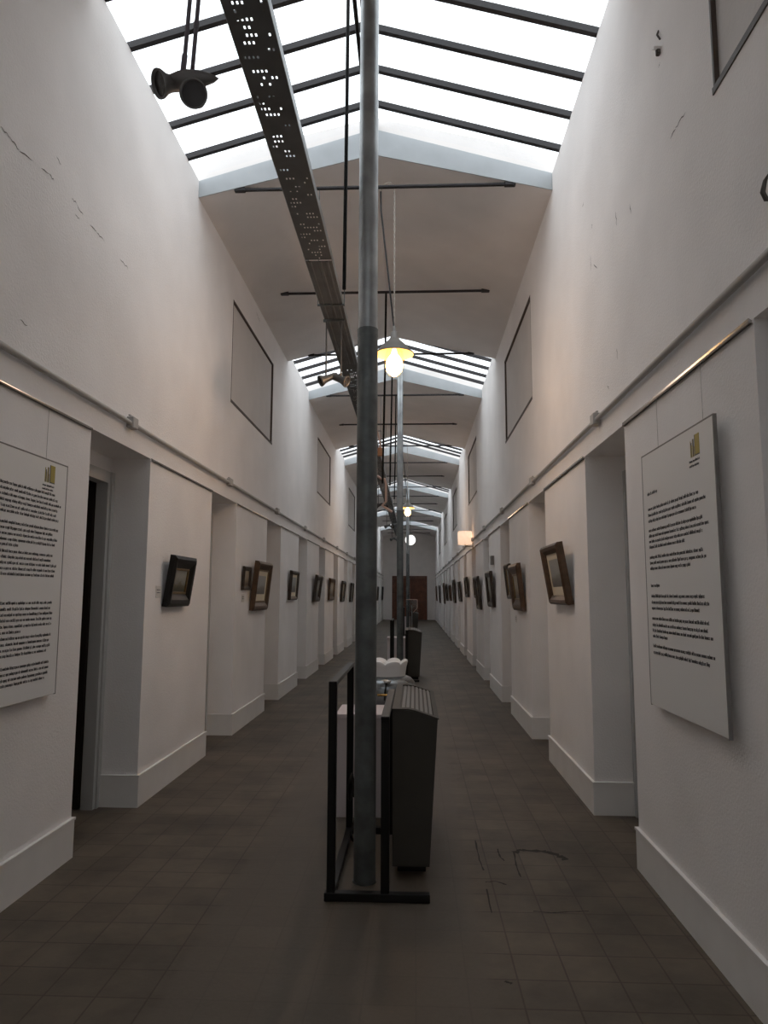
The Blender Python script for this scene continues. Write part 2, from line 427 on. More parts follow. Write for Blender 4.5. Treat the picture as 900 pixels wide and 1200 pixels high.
# door casings and leaves in the nearer doorways
dn = 1
for side, X, s in (('left', XL, -1), ('right', XR, 1)):
    for k, (a, b) in enumerate(OPEN):
        if not (1 <= k <= 5): continue
        mb = MB(); u = X+s*(WT-.022); v = X+s*(WT+.065)
        x0, x1 = min(u, v), max(u, v)
        for (c, d) in ((a+.002, a+.085), (b-.085, b-.002)):
            mb.box(x0, x1, c, d, 0, 2.40)
        mb.box(x0, x1, a+.085, b-.085, 2.315, 2.40)
        u2 = X+s*(WT-.036); v2 = X+s*(WT-.022); y0, y1 = min(u2, v2), max(u2, v2)
        for (c, d) in ((a+.002, a+.05), (b-.05, b-.002)): mb.box(y0, y1, c, d, 0, 2.40)
        root = struct(mb.build('door_%d' % dn, M_door)); dn += 1
        lf = MB()
        if side == 'left' and k == 2:
            p = X+s*(WT+.065); lf.box(p-.80, p-.01, b-.10, b-.06, .01, 2.31)
            lf.box(p-.68, p-.12, b-.106, b-.10, .25, 1.05); lf.box(p-.68, p-.12, b-.106, b-.10, 1.25, 2.1)
            leaf = lf.build('door_leaf', M_leafdk, root)
        else:
            p = X+s*(WT+.022); q = X+s*(WT+.058); x0, x1 = min(p, q), max(p, q)
            lf.box(x0, x1, a+.086, b-.086, .008, 2.314)
            f = X+s*(WT+.016); x2, x3 = min(p, f), max(p, f)
            lf.box(x2, x3, a+.2, b-.2, .2, 1.0); lf.box(x2, x3, a+.2, b-.2, 1.2, 2.15)
            leaf = lf.build('door_leaf', M_door, root)
            h = MB(); hx = X+s*(WT-.02); h.tube([(p, b-.15, 1.05), (hx, b-.15, 1.05), (hx, b-.26, 1.05)], .009, 8); h.build('door_handle', M_alu, leaf)
# double wooden door in the end wall
mb = MB(); y0, y1 = YE-.03, YE+.12
mb.box(-1.42, -1.32, y0, y1, 0, 2.68); mb.box(.64, .74, y0, y1, 0, 2.68); mb.box(-1.32, .64, y0, y1, 2.58, 2.68)
de = struct(mb.build('door_%d' % dn, M_wood))
for (a, b, h) in ((-1.32, -.345, -.42), (-.335, .64, -.26)):
    lf = MB(); lf.box(a+.004, b, YE+.03, YE+.08, .01, 2.575)
    for z0, z1 in ((.2, .95), (1.1, 1.75), (1.9, 2.4)): lf.bevbox(a+.13, b-.13, YE+.008, YE+.031, z0, z1, .01)
    l = lf.build('door_leaf', M_wood, de)
    hd = MB(); hd.tube([(h, YE+.03, 1.05), (h, YE-.03, 1.05), (h+(.1 if h > -.34 else -.1), YE-.03, 1.05)], .012, 8); hd.build('door_handle', M_alu, l)

# ------------------------------------------------------------------ tie rods
for j in range(-1, 17):
    y = 6.07+2.26*j
    if y < 2: continue
    xr = CX+1.265; xl = CX-1.265
    t = thing('tie_rod', '%s black iron tie rod across the ceiling, counted from the camera' % ORD[j+1], 'tie rod', (CX, y, 5.2), group='tie rods under the roof')
    mb = MB(); mb.tube([(-1.262, 0, 0), (1.262, 0, 0)], .017, 8); mb.build('rod', M_bar, t)
    for sgn in (-1, 1):
        e = MB(); e.bevbox(sgn*1.235-.05, sgn*1.235+.05, -.025, .025, -.018, .022, .006); e.build('end_plate', M_bar, t)

# ------------------------------------------------------------------ steel poles in the middle
pole_y = [3.93, 12.73, 26.2]
def make_pole(zt):
    t = thing('steel_pole', '', 'pole', (-.27, 0, 0))
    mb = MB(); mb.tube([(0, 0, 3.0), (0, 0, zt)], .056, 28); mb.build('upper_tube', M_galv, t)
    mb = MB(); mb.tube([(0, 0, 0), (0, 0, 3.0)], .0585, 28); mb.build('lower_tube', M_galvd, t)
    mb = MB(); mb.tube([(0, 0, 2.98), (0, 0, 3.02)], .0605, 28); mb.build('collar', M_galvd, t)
    mb = MB(); mb.tube([(0, 0, 0), (0, 0, .008)], .064, 28); mb.build('base_flange', M_galvd, t)
    return t
p0 = make_pole(5.68)
PL = ['tall grey galvanised steel pole nearest the camera, rising between the black stand', 'galvanised steel pole behind the round tank, second along the corridor',
      'thin-looking galvanised pole, third along the corridor, before the wooden door']
for i, y in enumerate(pole_y):
    o = p0 if i == 0 else dup(p0, (-.27, y, 0)); o.location = (-.27, y, 0); o['label'] = PL[i]; o['group'] = 'steel poles along the corridor'

# ------------------------------------------------------------------ perforated cable tray
def tray_mesh(x0, x1, y0, y1, z, holes, seed):
    mb = MB(); rnd = random.Random(seed); lip = .06
    ncol = 8; w = x1-x0; m_ = .018
    cw = (w-2*m_)/ncol; slot = cw*.42
    xs = [x0]; 
    for c in range(ncol):
        s0 = x0+m_+c*cw+(cw-slot)/2; xs += [s0, s0+slot]
    xs.append(x1)
    pit = .046; rows = max(1, int((y1-y0)/pit)); ys = [y0]
    for r in range(rows):
        c = y0+(r+.5)*pit; ys += [c-.0085, c+.0085]
    ys.append(y1)
    nx = len(xs)
    for y in ys:
        for x in xs: mb.v.append((x, y, z))
    for j in range(len(ys)-1):
        op = set()
        if holes and j % 2 == 1 and rnd.random() < .8:
            st = rnd.randrange(0, ncol-2); ln = rnd.choice((2, 3, 3, 4))
            op = {c for c in range(st, min(ncol, st+ln)) if rnd.random() < .85}
            if rnd.random() < .35: op.add(rnd.randrange(ncol))
        for i in range(nx-1):
            if j % 2 == 1 and i % 2 == 1 and (i//2) in op: continue
            a = j*nx+i; mb.f.append([a, a+1, a+1+nx, a+nx]); mb.m.append(0); mb.sm.append(False)
    t = .0015
    for x in (x0, x1):
        mb.box(x-t, x+t, y0, y1, z-.0005, z+lip, 1)
        mb.box(*( (x-t, x+.012) if x == x0 else (x-.012, x+t)), y0, y1, z+lip-.002, z+lip, 1)
    return mb
tr = thing('cable_tray', 'long perforated metal cable tray slung under the roof beside the poles', 'cable tray', (0, 0, 0))
ty = [1.0, 5.24, 7.72, 10.4, 13.0, 15.6, 18.2, 20.8, 23.4, 26.0, 28.6, 31.2]
for i in range(len(ty)-1):
    z = 4.10 if i != 1 else 4.092
    x0, x1 = (-.853, -.645)
    o = tray_mesh(x0, x1, ty[i], ty[i+1]-.004, z, i != 1, 11+i).build('tray_section', [M_tray, M_galv], tr)
    if i == 1:   # covered section: two pressed ribs under the floor of the tray
        mb = MB()
        for xa in (-.82, -.74, -.685): mb.prism_y([(xa-.014, z-.0005), (xa-.008, z-.009), (xa+.008, z-.009), (xa+.014, z-.0005)], ty[i], ty[i+1]-.004)
        mb.build('stiffening_rib', M_tray, o)
    if i:
        for xa in (-.8575, -.6425):
            cp = MB(); cp.box(xa, xa+.002, ty[i]-.08, ty[i]+.08, z+.008, z+.05); cp.build('coupler_plate', M_galv, tr)
for j in range(0, 11):
    y = 6.07+2.26*j
    if y > 31: break
    for x in (-.868, -.63):
        mb = MB(); mb.tube([(x, y, 4.086), (x, y, 5.19)], .004, 6); mb.build('hanger_rod', M_galvd, tr)
    mb = MB(); mb.box(-.872, -.626, y-.012, y+.012, 4.078, 4.090)
    mb.build('hanger_bar', M_galvd, tr)

# ------------------------------------------------------------------ spotlights on drop tubes
def head(name, p, d, parent, r=.052, L=.13, m=None):
    d = Vector(d).normalized(); q = d.to_track_quat('Z', 'Y').to_matrix().to_4x4(); M = Matrix.Translation(p) @ q
    b = MB()
    b.lathe([(0, -L*.9), (r*.45, -L*.88), (r*.62, -L*.7), (r*.68, -L*.25), (r*.8, -L*.08), (r*1.12, L*.12), (r*1.15, L*.2), (r*1.02, L*.21), (r*.97, L*.1)], n=26, M=M)
    o = b.build(name, m or M_spot, parent)
    l = MB(); l.lathe([(0, L*.09), (r*.5, L*.085), (r*.98, L*.1)], n=26, M=M); l.build('lens', M_lens, o)
    return o
sp = thing('spotlight_pair', 'grey twin spotlight with two lamp heads hanging by the first skylight', 'spotlight', (-1.0, 2.8, 3.68))
mb = MB(); mb.tube([(-.005, 0, .06), (.012, 0, .42), (.016, 0, .52)], .0095, 10); mb.build('drop_tube', M_tube, sp)
mb = MB(); mb.tube([(.028, .015, .06), (.045, .015, .42), (.049, .015, .52)], .0095, 10); mb.build('drop_tube', M_tube, sp)
for (a, b) in (((-.007, 0, .07), (-.001, 0, .16)), ((.040, .015, .30), (.041, .015, .33))):
    mb = MB(); mb.tube([a, b], .0125, 10); mb.build('tube_sleeve', M_tube, sp)
mb = MB()
mb.lathe([(0, -.09), (.02, -.085), (.034, -.04), (.038, 0), (.034, .05), (.016, .11), (0, .135)], n=18, M=Matrix.Translation((.02, 0, .045)) @ Matrix.Rotation(PI/2, 4, 'Y') @ Matrix.Rotation(0, 4, 'Z'))
mb.build('mount_body', M_spot, sp)
mb = MB(); mb.box(0, .17, -.012, .03, .482, .50); mb.build('tray_bracket', M_galvd, sp)
head('lamp_head', Vector((-.085, -.01, .02)), (-.62, -.55, -.42), sp)
head('lamp_head', Vector((.055, -.02, -.045)), (.12, -.86, -.38), sp)
SP = ['single grey spotlight pair on thin tubes under the cable tray beside the pole', 'spotlight pair under the cable tray, next beyond the orange junction box',
      'spotlight pair under the cable tray below the third skylight edge', 'farthest spotlight pair hanging under the cable tray end']
def make_sp2():
    t = thing('spotlight_pair', SP[0], 'spotlight', (-.76, 6.4, 3.5), group='spotlights under the cable tray')
    for x, d, q in ((-.07, (-.85, -.35, -.45), (-.095, 0, -.005)), (.07, (.85, -.30, -.42), (.10, 0, -.015))):
        mb = MB(); mb.tube([(x, 0, .0), (x, 0, .565)], .008, 8); mb.build('drop_tube', M_spotd, t)
        head('lamp_head', Vector(q), d, t, .047, .17, M_spotd)
    mb = MB(); mb.box(-.1, .1, -.012, .012, .560, .581); mb.build('tray_bracket', M_galvd, t)
    return t
s2 = make_sp2()
for i, y in enumerate((15.87, 20.7, 25.5)): dup(s2, (-.76, y, 3.5), SP[i+1])

# ------------------------------------------------------------------ pendant lamps
def make_lamp():
    t = thing('pendant_lamp', '', 'lamp', (-.183, 6.14, 3.64))
    sh = MB()
    sh.lathe([(.020, .215), (.030, .205), (.036, .16), (.052, .135), (.085, .105), (.125, .065), (.150, .03), (.176, .012), (.178, .004), (.172, .0)], n=40)
    s_ = sh.build('lamp_shade', M_enamel, t)
    si = MB(); si.lathe([(.172, .0), (.172, .008), (.148, .024), (.122, .056), (.08, .095), (.04, .118), (0, .125)], n=40); si.build('shade_lining', M_enamin, s_)
    b = MB(); b.lathe([(0, -.185), (.04, -.178), (.068, -.150), (.078, -.105), (.070, -.055), (.045, -.015), (.026, .01), (.02, .05)], n=24); b.build('bulb', M_bulb, t)
    j = MB(); j.lathe([(0, -.205), (.05, -.20), (.078, -.175), (.088, -.12), (.086, -.02), (.074, .03), (.05, .07)], n=28); j.build('glass_jar', M_jar, t)
    c = MB(); c.lathe([(0, .27), (.012, .265), (.016, .235), (.022, .21), (.022, .2)], n=16); c.build('cap', M_enamel, t)
    cd = MB(); pts = []
    for i in range(60):
        z = .26+i*(1.29/59); pts.append((.004*math.sin(i*1.3), .004*math.cos(i*1.3), z))
    cd.tube(pts, .0045, 6); cd.tube([(.004*math.sin(i*1.3+PI), .004*math.cos(i*1.3+PI), .26+i*1.29/59) for i in range(60)], .0045, 6)
    pts = [(0, 0, 1.55), (-.01, -.02, 1.60), (-.04, -.03, 1.63), (-.08, -.03, 1.62), (-.115, -.02, 1.575), (-.125, -.01, 1.54)]
    cd.tube(pts, .004, 6); cd.build('cord', M_cordw, t)
    st = MB(); st.tube([(-.125, -.03, 1.54), (-.122, -.03, 1.36), (0, 0, .23)], .008, 8); st.build('stay_tube', M_bar, t)
    return t
l1 = make_lamp(); l1['label'] = 'lit pendant lamp with grey enamel shade and glowing jar bulb, nearest the camera'; l1['group'] = 'pendant lamps down the corridor'
l2 = dup(l1, (-.183, 17.44, 3.64), 'small lit yellow pendant lamp seen beside the second pole')
l3 = thing('globe_lamp', 'white glowing globe lamp around the distant pole line, above the wooden door', 'lamp', (-.19, 28.65, 3.72))
mb = MB(); mb.lathe([((.21)*math.sin(PI*i/18)+.0001, (.21)*math.cos(PI*i/18)) for i in range(19)], n=32); mb.build('globe', M_globe, l3)
mb = MB(); mb.tube([(0, 0, .21), (0, 0, 1.455)], .01, 8); mb.build('stem', M_bar, l3)
mb = MB(); mb.lathe([(.08, .19), (.09, .23), (.05, .27), (.012, .29)], n=20); mb.build('fitter', M_enamel, l3)

# ------------------------------------------------------------------ hanging black cables
for pts, lab in (([(-.458, 4.47, 5.72), (-.46, 4.47, 4.8), (-.466, 4.47, 3.51)], 'straight black cable hanging from the first skylight ridge beside the near pole'),
                 ([(-.35, 8.33, 5.2), (-.36, 8.33, 4.2), (-.386, 8.33, 2.82)], 'black cable hanging from a tie rod behind the lit pendant lamp, outermost of three'),
                 ([(-.342, 10.61, 5.2), (-.36, 10.61, 4.2), (-.378, 10.61, 3.15)], 'black cable hanging behind the lit pendant lamp, middle of three'),
                 ([(-.352, 12.89, 5.2), (-.36, 12.89, 4.2), (-.38, 12.89, 3.25)], 'black cable hanging close beside the second pole')):
    mb = MB(); mb.tube(pts, .0125, 8); tag(mb.build('hanging_cable', M_cable), lab, 'cable', 'black cables hanging from the roof')
mb = MB(); mb.tube([(-.37, .6, 5.2), (-.372, 3.5, 5.2), (-.375, 6.05, 5.2)], .014, 8)
tag(mb.build('roof_conduit', M_cable), 'black conduit running lengthwise under the first skylight to the tie rod', 'conduit')

# pink pipe run with an orange junction box by the second pole
t = thing('pipe_run', 'pinkish conduit pipe run with an orange junction box beside the cable tray', 'pipe', (-.53, 11.0, 3.68))
g = .873
def pp(L): return [(x*g, y, z*g) for x, y, z in L]
mb = MB(); mb.tube(pp([(-.10, -.02, 1.1), (-.105, -.02, .58), (-.06, -.02, .40), (-.02, -.02, .24), (-.02, -.02, .15)]), .012, 8); mb.build('pipe', M_copper, t)
mb = MB(); mb.tube(pp([(-.09, -.06, .45), (-.085, -.06, .0), (-.075, -.06, -.33)]), .010, 8); mb.build('pipe', M_copper, t)
mb = MB(); mb.tube(pp([(-.15, -.02, -.33), (-.05, -.02, -.38), (.0, -.02, -.42), (.06, -.02, -.42), (.085, -.02, -.5), (.09, -.02, -.83), (.02, -.02, -.9), (.09, -.02, -.95), (.2, -.02, -1.02)]), .020, 10); mb.build('elbow_pipe', M_copper, t)
mb = MB(); mb.bevbox(-.057, .018, -.05, .03, 0.0, .131, .008); mb.build('junction_box', M_terra, t)
mb = MB(); mb.box(-.20, .0, .0, .02, .405, .413); mb.box(-.012, .0, .0, .02, .131, .405); mb.build('bracket', M_galvd, t)

# ------------------------------------------------------------------ conduit with junction boxes, picture rails on the piers
for side, X, s in (('left', XL, -1), ('right', XR, 1)):
    t = thing('conduit_pipe', 'grey-white conduit pipe running the whole %s-hand wall above the doorways' % side, 'conduit', (X, 0, 2.672))
    mb = MB(); x = -s*.024
    mb.tube([(x, YB+.02, 0), (x, YE-.02, 0)], .017, 10); mb.build('pipe', M_pvc, t)
    for k, (a, b) in enumerate(OPEN):
        if k == 0: continue
        y = a+.55
        jb = MB(); u, v = -s*.001, -s*.052
        jb.bevbox(min(u, v), max(u, v), y-.045, y+.045, -.035, .045, .006)
        jb.box(min(-s*.02, -s*.034), max(-s*.02, -s*.034), y-.06, y+.06, .045, .052)
        jb.build('junction_box', M_pvc, t)
    edges = [YB]+[v for o in OPEN for v in o]+[YE]
    for i in range(2, len(edges)-1, 2):
        y0, y1 = edges[i]+.01, edges[i+1]-.01
        k = i//2-3
        if k < -1: continue
        where = 'over the text panel' if k < 0 else 'on the pier after the %s doorway' % ORD[min(k, 19)]
        mb = MB(); u, v = X-s*.0005, X-s*.014
        x0, x1 = min(u, v), max(u, v)
        mb.add([(x0, y, z) for y in (y0, y1) for z in (2.497, 2.516)]+[(x1, y, z) for y in (y0, y1) for z in (2.497, 2.508)],
               [(0, 1, 3, 2), (4, 6, 7, 5), (0, 4, 5, 1), (2, 3, 7, 6), (1, 5, 7, 3)], 0)
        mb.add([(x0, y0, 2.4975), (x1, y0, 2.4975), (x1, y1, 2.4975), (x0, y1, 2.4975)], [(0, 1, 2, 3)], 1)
        u, v = X-s*.014, X-s*.0155; mb.box(min(u, v), max(u, v), y0, y1, 2.494, 2.5045, 1)  # dark front strip and underside paint the shadow line beneath the rail
        tag(mb.build('picture_rail', [M_alu, M_railshade]), 'thin metal picture hanging rail %s of the %s wall' % (where, side), 'picture rail', 'picture rails on the piers')

# ------------------------------------------------------------------ text panels
def letters(mb, y0, z, length, h, rnd, X, s, dirn):
    """a printed line too small to read: groups of fine strokes"""
    y = 0
    while y < length:
        wl = rnd.choice((2, 3, 4, 5, 5, 6, 7, 8, 9))
        for c in range(wl):
            if y > length: break
            cw = h*rnd.uniform(.45, .75)
            up = rnd.random(); zz0 = z-(h*.3 if up < .1 else 0); zz1 = z+h*(1.45 if up > .75 else 1.)
            st = h*.24
            def q(a, b, c_, d):
                p, r_ = y0+dirn*(y+a), y0+dirn*(y+b)
                mb.box(min(X, X-s*.0012), max(X, X-s*.0012), min(p, r_), max(p, r_), c_, d)
            q(0, st, zz0, zz1)
            k = rnd.random()
            if k < .6: q(cw-st, cw, z, z+h)
            if k < .4 or k > .75: q(0, cw, z+h-st, z+h)
            if k > .3: q(0, cw, z, z+st)
            y += cw+h*.17
        y += h*.55
def panel(name, X, s, y_left, dirn, w, z0, z1, lines, label, logo_at, seed, hs):
    """y_left: reading start; dirn: reading direction along Y"""
    ya, yb = sorted((y_left, y_left+dirn*w))
    off = X-s*.045
    t = thing(name, label, 'sign', (0, 0, 0))
    mb = MB(); u, v = off, off+s*.014
    mb.bevbox(min(u, v), max(u, v), ya, yb, z0, z1, .002); o = mb.build('board', M_panel, t)
    e = MB(); q = off-s*.0008; x0, x1 = min(q, v), max(q, v)
    for (a, b, c, d) in ((ya-.003, ya+.004, z0-.003, z1+.003), (yb-.004, yb+.003, z0-.003, z1+.003), (ya, yb, z1-.004, z1+.003)):
        e.box(x0, x1, a, b, c, d)
    e.build('board_edge', M_edge, t)
    H = z1-z0; rnd = random.Random(seed); tx = MB()
    for (fr, ln, m0) in lines: letters(tx, y_left+dirn*(w*m0), z1-fr*H, ln*w, hs, rnd, off, s, dirn)
    tx.build('printed_text', M_text, t)
    lg = MB(); ly, lz, sz = logo_at; X0 = off; 
    def r(a, b, c, d, mi):
        p, q_ = y_left+dirn*(ly+a*sz), y_left+dirn*(ly+b*sz)
        lg.box(min(X0, X0-s*.0015), max(X0, X0-s*.0015), min(p, q_), max(p, q_), lz+c*sz, lz+d*sz, mi)
    r(.0, .05, .0, .75, 1); r(.05, .13, .0, .66, 0); r(.13, .17, .0, .55, 1)
    r(.24, .28, .0, .8, 1); r(.28, .37, .0, .8, 0); r(.37, .41, .0, .45, 1)
    r(.48, .54, .0, .95, 0); r(.54, 1.0, .05, .95, 1); r(.50, 1.0, .0, .05, 0)
    lg.build('logo', [M_text, M_gold], t)
    cp = MB(); letters(cp, y_left+dirn*(ly-.02), lz-.022, sz*1.15, .007, rnd, off, s, dirn); letters(cp, y_left+dirn*(ly-.02), lz-.042, sz*1.1, .007, rnd, off, s, dirn)
    cp.build('logo_caption', M_text, t)
    for f in (.18, .80):
        wr = MB(); y = ya+f*(yb-ya); xw = X-s*.018
        wr.tube([(xw, y, z1-.02), (xw, y, 2.497)], .0011, 5); wr.build('hanging_wire', M_wire, t)
    u, v = X-s*.0005, off+s*.014
    for y in (ya+.12, yb-.12):
        for zz in (z1-.14, z0+.1):
            bk = MB(); bk.box(min(u, v), max(u, v), y-.02, y+.02, zz, zz+.04); bk.build('stand_off', M_edge, t)
    return t
R1 = [(.170, .16, .08)]+[(f, l, .08) for f, l in ((.232, .72), (.256, .80), (.280, .68), (.318, .75), (.340, .82), (.362, .74), (.384, .52), (.425, .75), (.447, .77), (.469, .58),
     (.537, .14), (.578, .74), (.602, .78), (.625, .67), (.665, .77), (.690, .75), (.712, .80), (.734, .22), (.772, .81), (.797, .75))]
panel('text_panel', XR, 1, 3.735, -1, .90, .957, 2.226, R1, 'white exhibition text panel with gold bar logo on the right-hand wall', (.66, 2.095, .095), 4, .0112)
L1 = [(f, l, .06) for f, l in ((.150, .80), (.172, .84), (.194, .88), (.216, .84), (.238, .83), (.258, .86), (.300, .86), (.322, .80), (.344, .86), (.366, .83), (.386, .45), (.412, .82), (.434, .80),
     (.456, .87), (.478, .85), (.499, .84), (.519, .25), (.612, .84), (.635, .83), (.657, .85), (.679, .84), (.702, .84), (.724, .52), (.748, .84), (.770, .83), (.792, .84), (.813, .80),
     (.862, .84), (.884, .84), (.906, .83), (.926, .80), (.948, .35))]
panel('text_panel', XL, -1, 2.90, 1, .915, .970, 2.205, L1, 'white exhibition text panel with many printed lines on the left-hand wall beside the dark doorway', (.68, 2.085, .10), 9, .0105)

# ------------------------------------------------------------------ framed paintings
def painting(side, yc, zc, w, h, fm, pm, depth, fw, label, lean=6, matb=.0, gold=False):
    X, s = (XL, -1) if side == 'left' else (XR, 1)
    # local frame: x along the wall, y out of the wall towards the room (front at +y), z up
    t = thing('framed_painting', label, 'painting', group='paintings on the %s wall' % side)
    f = MB(); ow, oh = w/2, h/2
    d1 = depth; prof = [(0, 0), (0, d1*.72), (fw*.25, d1), (fw*.55, d1*.9), (fw*.85, d1*.62), (fw, d1*.5), (fw, 0)]
    rings = []
    for (i, y) in prof:
        rings.append([(-ow+i, y, -oh+i), (ow-i, y, -oh+i), (ow-i, y, oh-i), (-ow+i, y, oh-i)])
    vs = [p for r in rings for p in r]; fs = []
    n = len(rings)
    for i in range(n):
        k = (i+1) % n
        for c in range(4): fs.append((i*4+c, i*4+(c+1) % 4, k*4+(c+1) % 4, k*4+c))
    f.add(vs, fs); f.build('frame', fm, t)
    iw, ih = ow-fw, oh-fw
    if gold:
        g = MB(); e = .018
        for (a, b, c, d) in ((-iw, iw, -ih, -ih+e), (-iw, iw, ih-e, ih), (-iw, -iw+e, -ih+e, ih-e), (iw-e, iw, -ih+e, ih-e)): g.bevbox(a, b, d1*.25, d1*.55, c, d, .004)
        g.build('gilt_slip', M_frame_gold, t); iw -= e; ih -= e
    if matb:
        g = MB()
        for (a, b, c, d) in ((-iw, iw, -ih, -ih+matb), (-iw, iw, ih-matb*.7, ih), (-iw, -iw+matb*.6, -ih+matb, ih-matb*.7), (iw-matb*.6, iw, -ih+matb, ih-matb*.7)): g.box(a, b, d1*.2, d1*.36, c, d)
        g.build('mat_board', M_matb, t); iw -= matb*.6; z0 = -ih+matb; z1 = ih-matb*.7
    else: z0, z1 = -ih, ih
    g = MB(); g.box(-iw, iw, d1*.1, d1*.3, z0, z1); g.build('canvas', pm, t)
    a = math.radians(lean)
    # rotate: tilt the top outwards about the bottom back edge
    off = oh*math.sin(a)+.004
    t.location = (X-s*off, yc, zc)
    rz = -PI/2 if s < 0 else PI/2
    t.rotation_euler = (Matrix.Rotation(rz, 4, 'Z') @ Matrix.Rotation(-a, 4, 'X')).to_euler()
    return t
B, Bn, Dk, G = M_frame_blk, M_frame_brn, M_frame_dk, M_frame_gold
painting('left', 5.76, 1.61, .54, .41, B, PAINT[0], .055, .10, 'painting in a broad black frame, tilted forward, after the first dark doorway', 8, 0, True)
painting('left', 8.19, 1.69, .34, .27, Dk, PAINT[2], .03, .05, 'small dark painting close behind the brown framed painting after the second doorway', 3)
painting('left', 8.83, 1.61, .82, .60, Bn, PAINT[1], .06, .10, 'brown framed painting with cream mount on the pier after the second doorway', 6, .08, True)
painting('left', 11.3, 1.65, .66, .46, Dk, PAINT[1], .05, .06, 'painting with pale picture in a dark frame after the third doorway', 4, .06)
painting('left', 13.95, 1.63, .75, .52, Dk, PAINT[0], .06, .10, 'dark framed painting tilted forward on the pier after the fourth doorway', 7)
painting('left', 16.5, 1.63, .95, .50, Bn, PAINT[2], .05, .08, 'gilt edged brown painting on the pier after the fifth doorway', 3, 0, True)
painting('left', 19.05, 1.60, .80, .55, Dk, PAINT[2], .05, .09, 'dark painting on the pier after the sixth doorway of the left wall', 5)
painting('left', 21.7, 1.58, .85, .58, Dk, PAINT[0], .05, .09, 'dark painting just beside the near pole, after the seventh doorway', 4)
painting('left', 37.1, 1.58, .9, .72, Dk, PAINT[2], .05, .09, 'far dark painting seen past the pole, last but one on its wall', 3)
painting('left', 42.3, 1.60, 1.1, .8, B, PAINT[0], .05, .1, 'last dark painting beside the wooden end door, on the left-hand wall', 3)
painting('right', 5.98, 1.68, .72, .50, Bn, PAINT[1], .06, .075, 'large brown framed painting with cream mount tilted forward on the right-hand pier', 9, .07)
painting('right', 8.38, 1.60, .72, .54, Bn, PAINT[2], .055, .12, 'brown framed painting with gilt slip on the right-hand second pier, nearer of a pair', 6, 0, True)
painting('right', 9.12, 1.68, .42, .44, Dk, PAINT[1], .045, .06, 'narrow dark framed painting, farther of the pair on the right-hand second pier', 6, 0, True)
painting('right', 11.4, 1.60, .75, .56, Dk, PAINT[0], .05, .09, 'dark painting under a small grey box after the third right-hand doorway', 5)
painting('right', 13.55, 1.55, .66, .62, Dk, PAINT[0], .05, .09, 'dark painting, larger and lower of two after the fourth right-hand doorway', 5)
painting('right', 14.25, 1.66, .44, .42, Bn, PAINT[2], .05, .07, 'small brown painting hung beside a larger dark one on the fourth right-hand pier', 4)
painting('right', 16.6, 1.69, .75, .46, Dk, PAINT[2], .05, .08, 'dark painting on the right-hand pier after the fifth doorway', 5)
painting('right', 19.1, 1.60, .80, .53, Dk, PAINT[1], .05, .08, 'dark painting on the right-hand pier after the sixth doorway', 5)
painting('right', 21.9, 1.62, .85, .70, Dk, PAINT[2], .05, .09, 'tall dark painting on the right-hand pier after the seventh doorway', 4)
painting('right', 24.4, 1.58, .8, .53, Bn, PAINT[0], .05, .08, 'brown painting on the right-hand pier after the eighth doorway', 4)
painting('right', 26.9, 1.61, .8, .62, Dk, PAINT[1], .05, .08, 'dark painting on the right-hand pier after the ninth doorway', 4)
painting('right', 29.5, 1.58, .9, .85, Bn, PAINT[2], .05, .09, 'brown painting on the right-hand pier after the tenth doorway', 3)
painting('right', 34.7, 1.55, .95, .85, Dk, PAINT[0], .05, .09, 'dark far painting on the right-hand wall, last but one before the end door', 3)
painting('right', 39.9, 1.60, 1.0, .82, Bn, PAINT[2], .05, .09, 'last brown painting on the right-hand wall beside the end door', 3)
# little white caption cards
for X, s, y, z, lab in ((XL, -1, 5.42, 1.52, 'small white caption card beside the black framed painting'),
                        (XL, -1, 8.12, 1.46, 'small white caption card below the small dark painting'),
                        (XR, 1, 8.85, 1.22, 'small white caption card below the brown framed pair on the right-hand pier')):
    t = thing('caption_card', lab, 'card', (X, y, z), group='caption cards')
    mb = MB(); u, v = -s*.0005, -s*.005; mb.bevbox(min(u, v), max(u, v), -.06, .06, -.045, .045, .001); mb.build('card', M_paper, t)
    tx = MB(); r_ = random.Random(2)
    for q in range(2): letters(tx, .045 if s > 0 else -.045, .012-q*.022, .07, .0055, r_, -s*.005, s, -1 if s > 0 else 1)
    tx.build('printed_text', M_text, t)
# small box above the third right-hand painting
t = thing('wall_box', 'small grey electrical box on the wall above a dark painting', 'electrical box', (XR, 11.25, 2.05))
mb = MB(); mb.bevbox(-.05, -.001, -.07, .07, -.07, .07, .006); mb.build('cover', M_edge, t)
mb = MB(); mb.box(-.054, -.05, -.02, .02, -.025, .025); mb.build('switch', M_pvc, t)
# added glowing drum, stands in for a reflection in the glass
t = thing('wall_lamp', 'glowing cream drum on the far right-hand wall, added in place of a reflection', 'lamp', (1.07, 15.2, 2.72))
mb = MB(); mb.lathe([(.125, .14), (.148, .14), (.156, 0), (.148, -.14), (.125, -.14), (.13, 0), (.125, .14)], n=32); mb.build('lamp_shade', M_reflglow, t)  # shade, bulb, arm and plate are invented to carry the added glow
mb = MB(); mb.lathe([(.0, .06), (.04, .05), (.055, 0), (.04, -.05), (0, -.06)], n=20); mb.build('bulb', M_reflglow, t)
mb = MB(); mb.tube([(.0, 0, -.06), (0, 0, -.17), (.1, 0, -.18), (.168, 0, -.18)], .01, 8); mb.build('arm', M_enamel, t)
mb = MB(); mb.bevbox(.155, .169, -.05, .05, -.25, -.10, .004); mb.build('wall_plate', M_enamel, t)
